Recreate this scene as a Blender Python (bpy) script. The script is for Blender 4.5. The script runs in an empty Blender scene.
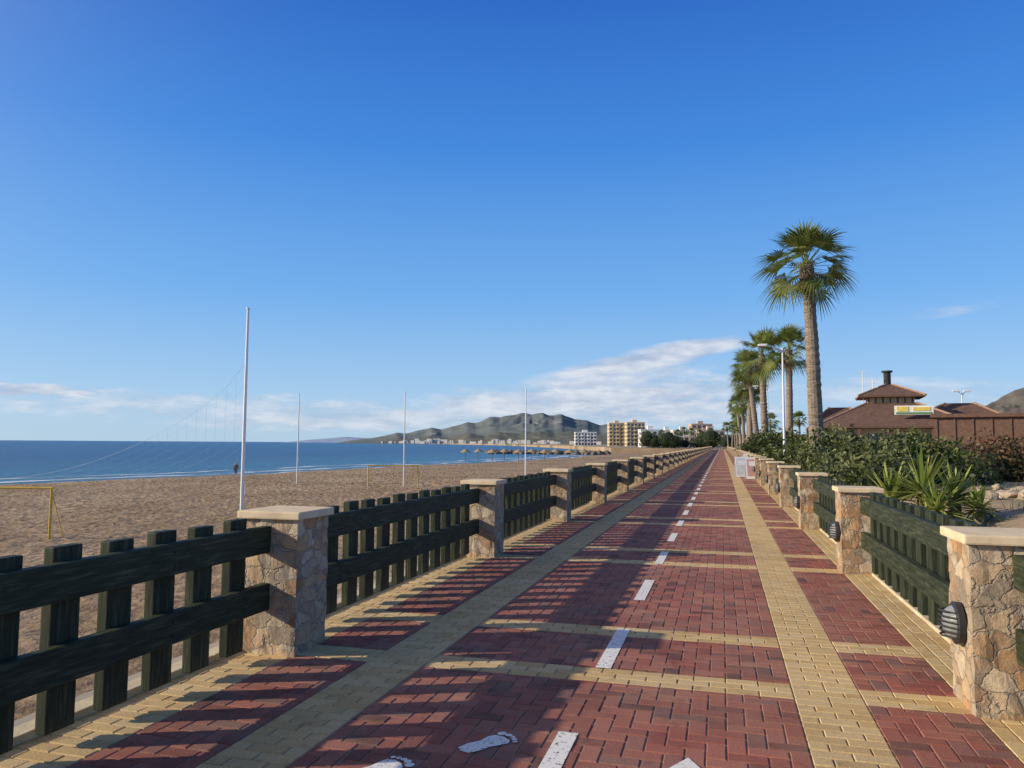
import bpy, math, random, bmesh
from mathutils import Vector, Matrix, noise
R=random.Random(7)
scene=bpy.context.scene
TH=math.radians(15.25); CT,ST=math.cos(TH),math.sin(TH)
def loc(px,d):
    """survey helper: bearing tangent (px-512)/770 from the survey axis, distance d -> world x,y"""
    u=(px-512)/770.0
    return (d*(u*CT-ST), d*(CT+u*ST))
# ---------------------------------------------------------------- materials
def new_mat(name):
    m=bpy.data.materials.new(name); m.use_nodes=True
    nt=m.node_tree; b=nt.nodes['Principled BSDF']
    return m,nt,b
def L(nt,a,b): nt.links.new(a,b)
def ramp(nt,src,stops,interp='LINEAR'):
    r=nt.nodes.new('ShaderNodeValToRGB'); r.color_ramp.interpolation=interp
    el=r.color_ramp.elements
    while len(el)<len(stops): el.new(0.5)
    for e,(p,c) in zip(el,stops):
        e.position=p; e.color=(c[0],c[1],c[2],1)
    L(nt,src,r.inputs['Fac']); return r.outputs['Color']
def noi(nt,vec,scale,detail=4,rough=0.6):
    n=nt.nodes.new('ShaderNodeTexNoise'); n.inputs['Scale'].default_value=scale
    n.inputs['Detail'].default_value=detail; n.inputs['Roughness'].default_value=rough
    if vec is not None: L(nt,vec,n.inputs['Vector'])
    return n.outputs['Fac']
def mixc(nt,f,a,b,mode='MIX'):
    m=nt.nodes.new('ShaderNodeMix'); m.data_type='RGBA'; m.blend_type=mode
    if isinstance(f,(int,float)): m.inputs[0].default_value=f
    else: L(nt,f,m.inputs[0])
    for i,v in ((6,a),(7,b)):
        if isinstance(v,tuple): m.inputs[i].default_value=(v[0],v[1],v[2],1)
        else: L(nt,v,m.inputs[i])
    return m.outputs[2]
def math_(nt,op,a,b=None,c=None):
    m=nt.nodes.new('ShaderNodeMath'); m.operation=op
    for i,v in enumerate((a,b,c)):
        if v is None: continue
        if isinstance(v,(int,float)): m.inputs[i].default_value=v
        else: L(nt,v,m.inputs[i])
    return m.outputs[0]
def bump(nt,b,h,strength=0.5,dist=0.02):
    n=nt.nodes.new('ShaderNodeBump'); n.inputs['Strength'].default_value=strength
    n.inputs['Distance'].default_value=dist; L(nt,h,n.inputs['Height']); L(nt,n.outputs[0],b.inputs['Normal'])
def pos(nt): return nt.nodes.new('ShaderNodeNewGeometry').outputs['Position']
def attr(nt,nm='rnd'):
    a=nt.nodes.new('ShaderNodeAttribute'); a.attribute_name=nm; return a.outputs['Fac']
def scalev(nt,v,s):
    m=nt.nodes.new('ShaderNodeMapping'); m.inputs['Scale'].default_value=s; L(nt,v,m.inputs['Vector']); return m.outputs[0]

def brick_mat(name,stops,dust):
    m,nt,b=new_mat(name); p=pos(nt)
    c=ramp(nt,attr(nt),stops)
    n1=noi(nt,p,1.3,6,.7); n2=noi(nt,p,70,3); n3=noi(nt,p,0.45,4); n4=noi(nt,p,5,5,.75)
    c=mixc(nt,ramp(nt,n1,[(0.38,(0,0,0)),(0.75,(.6,.6,.6))]),c,dust)
    c=mixc(nt,0.45,c,ramp(nt,n2,[(0.3,(.35,.35,.35)),(0.7,(1,1,1))]),'MULTIPLY')
    c=mixc(nt,0.6,c,ramp(nt,n3,[(0.35,(.68,.68,.70)),(0.62,(1,1,1))]),'MULTIPLY')
    c=mixc(nt,0.6,c,ramp(nt,n4,[(0.33,(.55,.53,.52)),(0.45,(1,1,1))]),'MULTIPLY')
    L(nt,c,b.inputs['Base Color']); b.inputs['Roughness'].default_value=.82
    b.inputs['Specular IOR Level'].default_value=.25
    bump(nt,b,n2,.5,.005); return m
M_red=brick_mat('red_paver',[(0,(.15,.07,.06)),(.2,(.33,.105,.08)),(.55,(.42,.14,.10)),(.8,(.47,.18,.13)),(1,(.25,.13,.11))],(.45,.28,.19))
M_yel=brick_mat('yellow_paver',[(0,(.66,.44,.19)),(.5,(.77,.54,.25)),(1,(.82,.61,.32))],(.70,.52,.29))
def simple(name,col,rough=.7,nscale=8,var=.3,bs=.3,bd=.01,metal=0,spec=.4):
    m,nt,b=new_mat(name); p=pos(nt); n=noi(nt,p,nscale,5)
    lo=tuple(x*(1-var) for x in col); hi=tuple(min(1,x*(1+var)) for x in col)
    L(nt,ramp(nt,n,[(.3,lo),(.7,hi)]),b.inputs['Base Color'])
    b.inputs['Roughness'].default_value=rough; b.inputs['Metallic'].default_value=metal
    b.inputs['Specular IOR Level'].default_value=spec
    if bs: bump(nt,b,noi(nt,p,nscale*4,4),bs,bd)
    return m
M_joint=simple('joint_sand',(.28,.21,.14),.95,20)
M_kerb=simple('kerb_concrete',(.60,.50,.34),.85,6,.2)
M_cap=simple('sandstone_cap',(.70,.55,.36),.85,5,.16,.4,.006)
M_conc=simple('seawall_concrete',(.40,.35,.28),.9,2,.2)
M_white=simple('white_metal',(.75,.76,.77),.4,3,.06,0)
M_dark=simple('dark_metal',(.03,.03,.033),.45,20,.2,0)
M_yelmetal=simple('yellow_metal',(.62,.42,.05),.45,4,.15,0)
M_chim=simple('black_chimney',(.02,.02,.02),.5,4,.2,0)
def stone_mat():
    m,nt,b=new_mat('flagstone_cladding'); p=pos(nt)
    wn=nt.nodes.new('ShaderNodeTexNoise'); wn.inputs['Scale'].default_value=9; wn.inputs['Detail'].default_value=4; L(nt,p,wn.inputs['Vector'])
    off=nt.nodes.new('ShaderNodeVectorMath'); off.operation='MULTIPLY_ADD'; L(nt,wn.outputs['Color'],off.inputs[0]); off.inputs[1].default_value=(.13,.13,.13); L(nt,p,off.inputs[2])
    q=scalev(nt,off.outputs[0],(1,1,1.25))
    v1=nt.nodes.new('ShaderNodeTexVoronoi'); v1.inputs['Scale'].default_value=6.5; L(nt,q,v1.inputs['Vector'])
    v2=nt.nodes.new('ShaderNodeTexVoronoi'); v2.feature='DISTANCE_TO_EDGE'; v2.inputs['Scale'].default_value=6.5; L(nt,q,v2.inputs['Vector'])
    sp=nt.nodes.new('ShaderNodeSeparateColor'); L(nt,v1.outputs['Color'],sp.inputs[0])
    c=ramp(nt,sp.outputs[0],[(0,(.36,.22,.12)),(.18,(.62,.46,.29)),(.36,(.46,.38,.28)),(.5,(.72,.60,.43)),(.66,(.34,.28,.22)),(.82,(.58,.33,.16)),(1,(.66,.52,.34))])
    fn=noi(nt,p,22,6,.72); f2=noi(nt,p,6,4,.6)
    c=mixc(nt,.75,c,ramp(nt,fn,[(.3,(.45,.42,.40)),(.7,(1,1,1))]),'MULTIPLY')
    c=mixc(nt,ramp(nt,f2,[(.5,(0,0,0)),(.75,(.5,.5,.5))]),c,(.56,.32,.15))
    e=ramp(nt,v2.outputs['Distance'],[(.015,(0,0,0)),(.05,(1,1,1))])
    c=mixc(nt,e,(.36,.30,.23),c)
    L(nt,c,b.inputs['Base Color']); b.inputs['Roughness'].default_value=.85
    h=math_(nt,'ADD',math_(nt,'MULTIPLY',e,.8),math_(nt,'MULTIPLY',fn,1.0))
    bump(nt,b,h,.85,.016); return m
M_stone=stone_mat()
def wood_mat():
    m,nt,b=new_mat('green_stained_wood'); p=pos(nt)
    q=scalev(nt,p,(14,1.2,14)); g=noi(nt,q,3,6,.7)
    q2=scalev(nt,p,(14,14,1.2)); g2=noi(nt,q2,3,6,.7)
    f=attr(nt)
    g=math_(nt,'ADD',math_(nt,'MULTIPLY',g,math_(nt,'GREATER_THAN',f,1.5)),math_(nt,'MULTIPLY',g2,math_(nt,'LESS_THAN',f,1.5)))
    c=ramp(nt,g,[(.3,(.011,.017,.010)),(.52,(.034,.044,.024)),(.75,(.12,.125,.075))])
    c=mixc(nt,.6,c,ramp(nt,math_(nt,'FRACT',f),[(0,(.6,.62,.6)),(1,(1,1,1))]),'MULTIPLY')
    L(nt,c,b.inputs['Base Color']); b.inputs['Roughness'].default_value=.65; b.inputs['Specular IOR Level'].default_value=.25
    bump(nt,b,g,.6,.006); return m
M_wood=wood_mat()
def paint_mat():
    m,nt,b=new_mat('worn_white_paint'); p=pos(nt)
    n=noi(nt,p,35,6,.75)
    b.inputs['Base Color'].default_value=(.82,.79,.74,1); b.inputs['Roughness'].default_value=.7
    L(nt,ramp(nt,n,[(.37,(0,0,0)),(.45,(1,1,1))]),b.inputs['Alpha']); return m
M_paint=paint_mat()
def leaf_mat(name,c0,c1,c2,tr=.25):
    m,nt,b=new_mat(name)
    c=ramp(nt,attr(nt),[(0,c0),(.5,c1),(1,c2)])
    L(nt,c,b.inputs['Base Color']); b.inputs['Roughness'].default_value=.5; b.inputs['Specular IOR Level'].default_value=.35
    t=nt.nodes.new('ShaderNodeBsdfTranslucent'); L(nt,c,t.inputs[0])
    mx=nt.nodes.new('ShaderNodeMixShader'); mx.inputs[0].default_value=tr
    L(nt,b.outputs[0],mx.inputs[1]); L(nt,t.outputs[0],mx.inputs[2])
    L(nt,mx.outputs[0],nt.nodes['Material Output'].inputs[0]); return m
M_palm=leaf_mat('palm_frond',(.05,.08,.018),(.14,.185,.04),(.30,.31,.09),.3)
M_dead=leaf_mat('dead_frond',(.16,.11,.05),(.26,.18,.09),(.34,.25,.14),.2)
M_hedge=leaf_mat('hedge_leaves',(.015,.028,.007),(.05,.075,.018),(.17,.18,.05))
M_olive=leaf_mat('olive_leaves',(.035,.05,.016),(.12,.14,.05),(.28,.28,.12))
M_redleaf=leaf_mat('bougainvillea_leaves',(.03,.035,.012),(.09,.075,.03),(.25,.10,.06))
M_fan=leaf_mat('agave_leaves',(.10,.15,.025),(.27,.34,.07),(.48,.49,.15),.25)
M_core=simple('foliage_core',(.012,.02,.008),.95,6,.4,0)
def bark_mat():
    m,nt,b=new_mat('palm_bark'); p=pos(nt)
    q=scalev(nt,p,(1.5,1.5,9)); n=noi(nt,q,2,5,.7); n2=noi(nt,p,9,5,.7)
    c=ramp(nt,n,[(.3,(.14,.10,.07)),(.5,(.31,.25,.19)),(.72,(.48,.40,.31))])
    c=mixc(nt,.6,c,ramp(nt,n2,[(.35,(.45,.45,.45)),(.65,(1,1,1))]),'MULTIPLY')
    L(nt,c,b.inputs['Base Color']); b.inputs['Roughness'].default_value=.9
    bump(nt,b,math_(nt,'ADD',n,n2),.9,.06); return m
M_bark=bark_mat()
# ---------------------------------------------------------------- mesh helpers
class MB:
    def __init__(s): s.v=[];s.f=[];s.m=[];s.r=[]
    def quad(s,p,mi=0,r=.5):
        i=len(s.v); s.v+=[tuple(q) for q in p]; s.f.append(tuple(range(i,i+len(p)))); s.m.append(mi); s.r.append(r)
    def box(s,x0,x1,y0,y1,z0,z1,mi=0,r=.5,bev=0.0):
        if bev<=0:
            i=len(s.v)
            s.v+=[(x0,y0,z0),(x1,y0,z0),(x1,y1,z0),(x0,y1,z0),(x0,y0,z1),(x1,y0,z1),(x1,y1,z1),(x0,y1,z1)]
            for f in ((0,3,2,1),(4,5,6,7),(0,1,5,4),(1,2,6,5),(2,3,7,6),(3,0,4,7)):
                s.f.append(tuple(i+k for k in f)); s.m.append(mi); s.r.append(r)
        else:
            bm=bmesh.new(); bmesh.ops.create_cube(bm,size=1)
            for v in bm.verts:
                v.co=Vector((x0+(v.co.x+.5)*(x1-x0),y0+(v.co.y+.5)*(y1-y0),z0+(v.co.z+.5)*(z1-z0)))
            bmesh.ops.bevel(bm,geom=bm.edges[:],offset=bev,segments=2,affect='EDGES',profile=.6)
            i=len(s.v); s.v+=[tuple(v.co) for v in bm.verts]; bm.verts.index_update()
            for f in bm.faces: s.f.append(tuple(i+v.index for v in f.verts)); s.m.append(mi); s.r.append(r)
            bm.free()
    def tube(s,pts,rad,n=8,mi=0,r=.5,cap=True):
        pts=[Vector(p) for p in pts]; rings=[]
        if isinstance(rad,(int,float)): rad=[rad]*len(pts)
        for k,p in enumerate(pts):
            d=(pts[min(k+1,len(pts)-1)]-pts[max(k-1,0)]).normalized()
            a=d.orthogonal().normalized() if abs(d.z)<.9 else (Vector((1,0,0))-d*d.x).normalized()
            b=d.cross(a); base=len(s.v)
            for j in range(n):
                t=2*math.pi*j/n; s.v.append(tuple(p+(a*math.cos(t)+b*math.sin(t))*rad[k]))
            rings.append(base)
        for k in range(len(rings)-1):
            for j in range(n):
                s.f.append((rings[k]+j,rings[k]+(j+1)%n,rings[k+1]+(j+1)%n,rings[k+1]+j)); s.m.append(mi); s.r.append(r)
        if cap:
            for b0,rev in ((rings[0],True),(rings[-1],False)):
                l=list(range(b0,b0+n)); s.f.append(tuple(l[::-1] if rev else l)); s.m.append(mi); s.r.append(r)
    def mesh(s,name,mats,smooth=False):
        me=bpy.data.meshes.new(name); me.from_pydata(s.v,[],s.f)
        for m in mats: me.materials.append(m)
        me.polygons.foreach_set('material_index',s.m)
        a=me.attributes.new('rnd','FLOAT','FACE'); a.data.foreach_set('value',s.r)
        if smooth: me.polygons.foreach_set('use_smooth',[True]*len(s.f))
        me.update(); return me
    def obj(s,name,mats,smooth=False,parent=None):
        return add(name,s.mesh(name,mats,smooth),parent=parent)
def add(name,me,at=(0,0,0),rot=0,sc=1,parent=None):
    o=bpy.data.objects.new(name,me); scene.collection.objects.link(o)
    o.location=at; o.rotation_euler=(0,0,rot); o.scale=(sc,sc,sc) if isinstance(sc,(int,float)) else sc
    if parent: o.parent=parent
    return o
def empty(name,at=(0,0,0),rot=0):
    return add(name,None,at,rot)
# ---------------------------------------------------------------- promenade paving
YEND=262.0; YB=85.0; P=5.25; Y0=5.31-3*P
cols=[(-3.60,-3.14,'y'),(-3.14,-2.53,'r'),(-2.53,-2.10,'Y'),(-2.10,.42,'r'),(.42,.84,'Y'),(.84,1.45,'r'),(1.45,1.76,'y')]
pav=MB()
G=.004;BV=.006
def brick(x0,x1,y0,y1,mi):
    if x1-x0<.02 or y1-y0<.02: return
    x0+=G/2;x1-=G/2;y0+=G/2;y1-=G/2
    r=R.random(); z=R.uniform(-.002,.0015); tx=R.uniform(-.001,.001)
    i=len(pav.v)
    pav.v+=[(x0,y0,-.008),(x1,y0,-.008),(x1,y1,-.008),(x0,y1,-.008),
            (x0+BV,y0+BV,z-tx),(x1-BV,y0+BV,z-tx),(x1-BV,y1-BV,z+tx),(x0+BV,y1-BV,z+tx)]
    for f in ((4,5,6,7),(0,1,5,4),(1,2,6,5),(2,3,7,6),(3,0,4,7)):
        pav.f.append(tuple(i+k for k in f)); pav.m.append(mi); pav.r.append(r)
def herring(x0,x1,y0,y1):
    u=.105
    for i in range(int(math.floor(x0/u))-2,int(x1/u)+2):
        for j in range(int(math.floor(y0/u))-2,int(y1/u)+2):
            k=(i-j)%4
            if k==0: a=(i*u,(i+2)*u,j*u,(j+1)*u)
            elif k==3: a=(i*u,(i+1)*u,j*u,(j+2)*u)
            else: continue
            brick(max(a[0],x0),min(a[1],x1),max(a[2],y0),min(a[3],y1),0)
def course(x0,x1,y0,y1,along):
    if along=='x':
        nr=max(1,round((y1-y0)/.105)); h=(y1-y0)/nr; nb=max(1,round((x1-x0)/.21)); w=(x1-x0)/nb
        for j in range(nr):
            o=(w/2 if j%2 else 0)
            for i in range(-1,nb+1):
                brick(max(x0,x0+i*w+o),min(x1,x0+(i+1)*w+o),y0+j*h,y0+(j+1)*h,1)
    else:
        nr=max(1,round((x1-x0)/.105)); h=(x1-x0)/nr; nb=max(1,round((y1-y0)/.21)); w=(y1-y0)/nb
        for j in range(nr):
            o=(w/2 if j%2 else 0)
            for i in range(-1,nb+1):
                brick(x0+j*h,x0+(j+1)*h,max(y0,y0+i*w+o),min(y1,y0+(i+1)*w+o),1)
y=Y0
segs=[]
while y<YEND:
    segs+=[(y,y+.32,'b'),(y+.32,y+1.28,'r'),(y+1.28,y+1.60,'b'),(y+1.60,y+P,'r')]; y+=P
for (a,b_,t) in segs:
    if b_<-1: continue
    for (x0,x1,c) in cols:
        if a>YB:
            mi=0 if (c=='r' and t=='r') else 1
            pav.quad([(x0,a,0),(x1,a,0),(x1,b_,0),(x0,b_,0)],mi,.5)
        elif c=='r' and t=='r': herring(x0,x1,a,b_)
        elif c=='r': course(x0,x1,a,b_,'x')
        elif c=='Y': course(x0,x1,a,b_,'x')
        else: course(x0,x1,a,b_,'x' if c=='y' and x0<0 else 'y')
pav.obj('promenade_pavement',[M_red,M_yel])
b=MB(); b.quad([(-3.6,-12,-.006),(1.76,-12,-.006),(1.76,YB,-.006),(-3.6,YB,-.006)]); b.obj('pavement_bedding',[M_joint])
b=MB(); y=-12
while y<YEND:
    b.box(-3.74,-3.603,y,y+.994,-.3,.045,0,.5,.008 if y<40 else 0); 
    b.box(1.763,1.86,y,y+.994,-.3,.03,0,.5,.008 if y<40 else 0); y+=1.0
b.obj('kerb',[M_kerb])
b=MB(); b.box(-3.98,-3.742,-12,YEND,-4,-.02); b.obj('seawall',[M_conc])
# painted markings
b=MB(); y=.62
while y<YEND:
    b.quad([(-.90,y,.004),(-.79,y,.004),(-.79,y+1.22,.004),(-.90,y+1.22,.004)]); y+=2.5
b.obj('centre_line_marking',[M_paint])
b=MB(); cx,ty=-.19,4.17
b.quad([(cx,ty,.004),(cx-.23,ty-.42,.004),(cx-.07,ty-.36,.004),(cx-.07,ty-1.2,.004),(cx+.07,ty-1.2,.004),(cx+.07,ty-.36,.004),(cx+.23,ty-.42,.004)])
b.obj('painted_arrow',[M_paint])
def foot(cx,cy,ang,mir=1,S=1.2):
    b=MB()
    def tr(px,py):
        px*=mir*S*1.15; py*=S
        return (cx+px*math.cos(ang)-py*math.sin(ang),cy+px*math.sin(ang)+py*math.cos(ang),.004)
    sole=[(-.035,-.12),(0,-.135),(.035,-.12),(.042,-.07),(.036,-.01),(.05,.05),(.052,.085),(.03,.108),(-.01,.112),(-.045,.095),(-.052,.06),(-.035,0),(-.043,-.06)]
    pts=[tr(*q) for q in sole]; b.quad(pts if mir>0 else pts[::-1])
    for (tx,ty,r) in [(-.042,.130,.018),(-.012,.143,.014),(.013,.141,.012),(.035,.132,.011),(.055,.117,.010)]:
        pts=[tr(tx+r*math.cos(q*.524),ty+r*1.25*math.sin(q*.524)) for q in range(12)]
        b.quad(pts if mir>0 else pts[::-1])
    b.obj('painted_footprint',[M_paint])
foot(-1.24,4.06,math.radians(-36)); foot(-1.66,3.60,math.radians(-36),-1)
# ---------------------------------------------------------------- pillars & fences
def pillar_mesh():
    bm=bmesh.new(); bmesh.ops.create_cube(bm,size=1)
    for v in bm.verts: v.co=Vector((v.co.x*.47,v.co.y*.47,(v.co.z+.5)*1.03-.02))
    bmesh.ops.subdivide_edges(bm,edges=bm.edges[:],cuts=13,use_grid_fill=True)
    for v in bm.verts:
        p=v.co.copy(); q=p*5.5
        dd=noise.voronoi(q)[0]; e=min(1,(dd[1]-dd[0])*2.5)
        n=Vector((p.x if abs(p.x)>.234 else 0,p.y if abs(p.y)>.234 else 0,0))
        if n.length: v.co+=n.normalized()*(.010*e-.006+.014*noise.noise(p*9))
    mb=MB(); bm.verts.index_update()
    mb.v=[tuple(v.co) for v in bm.verts]; mb.f=[tuple(v.index for v in f.verts) for f in bm.faces]; mb.m=[0]*len(mb.f); mb.r=[.5]*len(mb.f)
    bm.free()
    mb.box(-.27,.27,-.27,.27,1.012,1.072,1,.5,.012)
    return mb.mesh('stone_pillar',[M_stone,M_cap])
PM=pillar_mesh()
def fence_mesh(side):
    rr=random.Random(3+side); mb=MB(); Ln=4.78
    for i in range(12):
        yc=.30+.38*i+rr.uniform(-.012,.012); w=.19; h=1.03+rr.uniform(-.012,.012)
        x0,x1=sorted((-.03*side,-.10*side)); 
        mb.box(x0,x1,yc-w/2,yc+w/2,.07,h,0,rr.uniform(.02,.98),.007)
    for z0,z1 in ((.76,.96),(.33,.53)):
        x0,x1=sorted((-.027*side,.048*side))
        mb.box(x0,x1,-.06,Ln+.06,z0,z1,0,2+rr.uniform(.3,.98),.01)
        for yy in (.3,.68,2.2,3.72,4.48):
            for zz in (z0+.06,z1-.06):
                xb=.048*side; xa,xc=sorted((xb,xb+.006*side)); mb.box(xa,xc,yy-.008,yy+.008,zz-.008,zz+.008,1)
    return mb.mesh('wooden_fence',[M_wood,M_dark])
FL,FR=fence_mesh(1),fence_mesh(-1)
def lamp_mesh():
    mb=MB(); n=20
    def ring(x,r): return [(x,r*math.cos(2*math.pi*k/n),r*math.sin(2*math.pi*k/n)) for k in range(n)]
    prof=[(0,.13),(-.035,.13),(-.045,.115),(-.045,.105),(-.075,.085),(-.095,.05),(-.10,.012)]
    rs=[ring(*p) for p in prof]
    for q in rs: mb.v+=q
    for k in range(len(rs)-1):
        for j in range(n):
            mb.f.append((k*n+j,k*n+(j+1)%n,(k+1)*n+(j+1)%n,(k+1)*n+j)); mb.m.append(0 if k<3 else 1); mb.r.append(.5)
    mb.f.append(tuple(range((len(rs)-1)*n,len(rs)*n))); mb.m.append(1); mb.r.append(.5)
    for zz in (-.075,-.045,-.015,.015,.045,.075):
        w=math.sqrt(.12**2-zz*zz)
        pts=[(-.04-.075*math.cos(math.pi/2*t)*1.0,w*t,zz) for t in (-1,-.6,-.2,.2,.6,1)]
        mb.tube(pts,.007,5,0)
    return mb.mesh('wall_lamp',[M_dark,simple('lamp_glass',(.25,.26,.27),.25,5,.1,0)],False)
LM=lamp_mesh()
for k in range(-1,49):
    yc=5.49+P*k
    add('stone_pillar',PM,(-3.34,yc,0),rot=(k%4)*math.pi/2); add('stone_pillar',PM,(1.66,yc,0),rot=((k+1)%4)*math.pi/2)
    if k<48:
        add('wooden_fence',FL,(-3.38,yc+.235,0)); add('wooden_fence',FR,(1.70,yc+.235,0))
    if k<14: add('wall_lamp',LM,(1.418,yc-.02,.50))
# ---------------------------------------------------------------- sea, beach, ground
def interp(pts,x):
    if x<=pts[0][0]: return pts[0][1]
    for (a,b_),(c,d) in zip(pts,pts[1:]):
        if x<=c: return b_+(d-b_)*(x-a)/(c-a)
    return pts[-1][1]
SH=[(-150,-95),(0,-70),(54,-63),(105,-55),(186,-44),(290,-43),(340,-46)]
def shore(y): return interp(SH,y)+1.2*math.sin(y*.09)+.6*math.sin(y*.23+1)
b=MB()
ys=[-150,-120,-90,-60,-40,-25,-15,-8,-4]+[0+j*.32 for j in range(280)]+[90+j*2.0 for j in range(126)]
nx=200
for y in ys:
    xs=shore(y)-6
    for i in range(nx+1):
        t=(i/nx)**1.15; x=-3.75+(xs+3.75)*t
        z=-2.0-.12*t
        dl=x-shore(y); w_=max(0,min(1,dl/8))
        z+= .06*noise.noise(Vector((x*.25,y*.25,0)))
        z-= .16*max(0,.30-abs(noise.noise(Vector((x*1.1,y*1.1,3)))))*w_
        z+= .10*noise.noise(Vector((x*1.9,y*1.9,8)))*w_
        z-= .5*max(0,min(1,(9-dl)/12))**1.3
        if dl<0: z-=.12*(-dl)
        b.v.append((x,y,z))
for j in range(len(ys)-1):
    for i in range(nx):
        a=j*(nx+1)+i; b.f.append((a,a+nx+1,a+nx+2,a+1)); b.m.append(0); b.r.append(.5)
m,nt,bs=new_mat('beach_sand'); p=pos(nt)
n1=noi(nt,p,.12,5); n2=noi(nt,p,4,6,.7); n3=noi(nt,p,1.2,3); n4=noi(nt,p,1.6,5,.7)
c=ramp(nt,n1,[(.35,(.42,.295,.185)),(.65,(.56,.42,.28))])
c=mixc(nt,.7,c,ramp(nt,n2,[(.32,(.5,.47,.44)),(.6,(1,1,1))]),'MULTIPLY')
c=mixc(nt,.8,c,ramp(nt,n4,[(.36,(.6,.58,.55)),(.56,(1,1,1))]),'MULTIPLY')
sx=nt.nodes.new('ShaderNodeSeparateXYZ'); L(nt,p,sx.inputs[0])
wet=nt.nodes.new('ShaderNodeMapRange'); L(nt,sx.outputs[2],wet.inputs[0]); wet.inputs[1].default_value=-2.42; wet.inputs[2].default_value=-2.54
c=mixc(nt,math_(nt,'MULTIPLY',wet.outputs[0],.7),c,(.16,.12,.08))
L(nt,c,bs.inputs['Base Color']); bs.inputs['Roughness'].default_value=.95; bs.inputs['Specular IOR Level'].default_value=.1
v=nt.nodes.new('ShaderNodeTexVoronoi'); v.inputs['Scale'].default_value=2.6; L(nt,p,v.inputs['Vector'])
h=math_(nt,'ADD',math_(nt,'MULTIPLY',v.outputs['Distance'],.8),math_(nt,'ADD',n2,n3))
bump(nt,bs,h,1.0,.16)
b.obj('beach_sand',[m],True)
# sea
b=MB(); b.quad([(-60000,-20000,-2.6),(60000,-20000,-2.6),(60000,60000,-2.6),(-60000,60000,-2.6)])
m,nt,bs=new_mat('sea_water'); p=pos(nt)
q=scalev(nt,p,(.5,.22,1)); w1=noi(nt,q,1.0,6,.65); w2=noi(nt,scalev(nt,p,(.02,.004,1)),1,4,.6); w3=noi(nt,scalev(nt,p,(.25,.06,1)),1,5,.7)
sx=nt.nodes.new('ShaderNodeSeparateXYZ'); L(nt,p,sx.inputs[0])
c=ramp(nt,w2,[(.3,(.006,.06,.16)),(.7,(.015,.11,.24))])
near=nt.nodes.new('ShaderNodeMapRange'); L(nt,sx.outputs[0],near.inputs[0]); near.inputs[1].default_value=-150; near.inputs[2].default_value=-50
c=mixc(nt,math_(nt,'MULTIPLY',near.outputs[0],.6),c,(.05,.22,.28))
c=mixc(nt,.6,c,ramp(nt,w3,[(.35,(.55,.6,.65)),(.6,(1,1,1))]),'MULTIPLY')
L(nt,c,bs.inputs['Base Color']); bs.inputs['Roughness'].default_value=.3; bs.inputs['Specular IOR Level'].default_value=.22
bump(nt,bs,w1,1.0,.9)
b.obj('sea',[m])
b=MB(); 
yy=[-150+i*2.0 for i in range(246)]
for a,c_ in zip(yy,yy[1:]):
    for (o0,o1,z) in ((2.0,-1.8,-2.555),(-5.5,-8.0,-2.57),(-13,-14.6,-2.575)):
        e0=.5*math.sin(a*.31)+.4*math.sin(a*.77); e1=.5*math.sin(c_*.31)+.4*math.sin(c_*.77)
        b.quad([(shore(a)+o1+e0,a,z),(shore(a)+o0+e0*.6,a,z),(shore(c_)+o0+e1*.6,c_,z),(shore(c_)+o1+e1,c_,z)],0)
m,nt,bs=new_mat('foam'); p=pos(nt)
bs.inputs['Base Color'].default_value=(.80,.82,.84,1)
L(nt,ramp(nt,noi(nt,scalev(nt,p,(.5,.08,1)),.8,5,.7),[(.42,(0,0,0)),(.52,(1,1,1))]),bs.inputs['Alpha'])
b.obj('surf_foam',[m])
# ground on the land side, one sheet reaching horizon
b=MB()
coast=[(1.86,-60),(1.86,YEND),(-3.98,YEND),(-3.98,330),(-46,330),(-62,420),(-150,720),(-430,1500),(-920,2500),(-1780,3650),(-2600,5200),(-2000,14000),(14000,14000),(14000,-60)]
top=[(x,y,-.05) for x,y in coast]
b.quad(top[::-1],0)
for i in range(len(coast)):
    j=(i+1)%len(coast); b.quad([top[i],top[j],(top[j][0],top[j][1],-5),(top[i][0],top[i][1],-5)],0)
m,nt,bs=new_mat('dry_ground'); p=pos(nt)
g1=noi(nt,p,.15,5); g2=noi(nt,p,5,6,.7); g3=noi(nt,p,.01,4)
c=ramp(nt,g1,[(.35,(.34,.24,.15)),(.65,(.50,.38,.25))])
c=mixc(nt,ramp(nt,g3,[(.5,(0,0,0)),(.65,(1,1,1))]),c,(.14,.13,.07))
c=mixc(nt,.7,c,ramp(nt,g2,[(.3,(.45,.43,.4)),(.65,(1,1,1))]),'MULTIPLY')
L(nt,c,bs.inputs['Base Color']); bs.inputs['Roughness'].default_value=.95; bump(nt,bs,g2,.8,.05)
M_ground=m
b.obj('ground',[M_ground])
b=MB(); NX,NY=70,90
def bank(x,y):
    fx=max(0,min(1,(x-2.0)/3.2)); fy=max(0,min(1,(y-5)/5))*max(0,min(1,(34-y)/8)); f=fx*fx*(3-2*fx)*fy*max(0,min(1,(22-x)/6))
    return -.08+.66*f+.07*noise.noise(Vector((x*.6,y*.6,2)))*min(1,f*4+.2)+.03*noise.noise(Vector((x*2.3,y*2.3,5)))
for j in range(NY+1):
    for i in range(NX+1):
        x=1.88+21*(i/NX)**1.3; y=4+32*j/NY; b.v.append((x,y,bank(x,y)))
for j in range(NY):
    for i in range(NX):
        a=j*(NX+1)+i; b.f.append((a,a+1,a+NX+2,a+NX+1)); b.m.append(0); b.r.append(.5)
b.obj('planting_bank',[M_ground],True)
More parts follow.
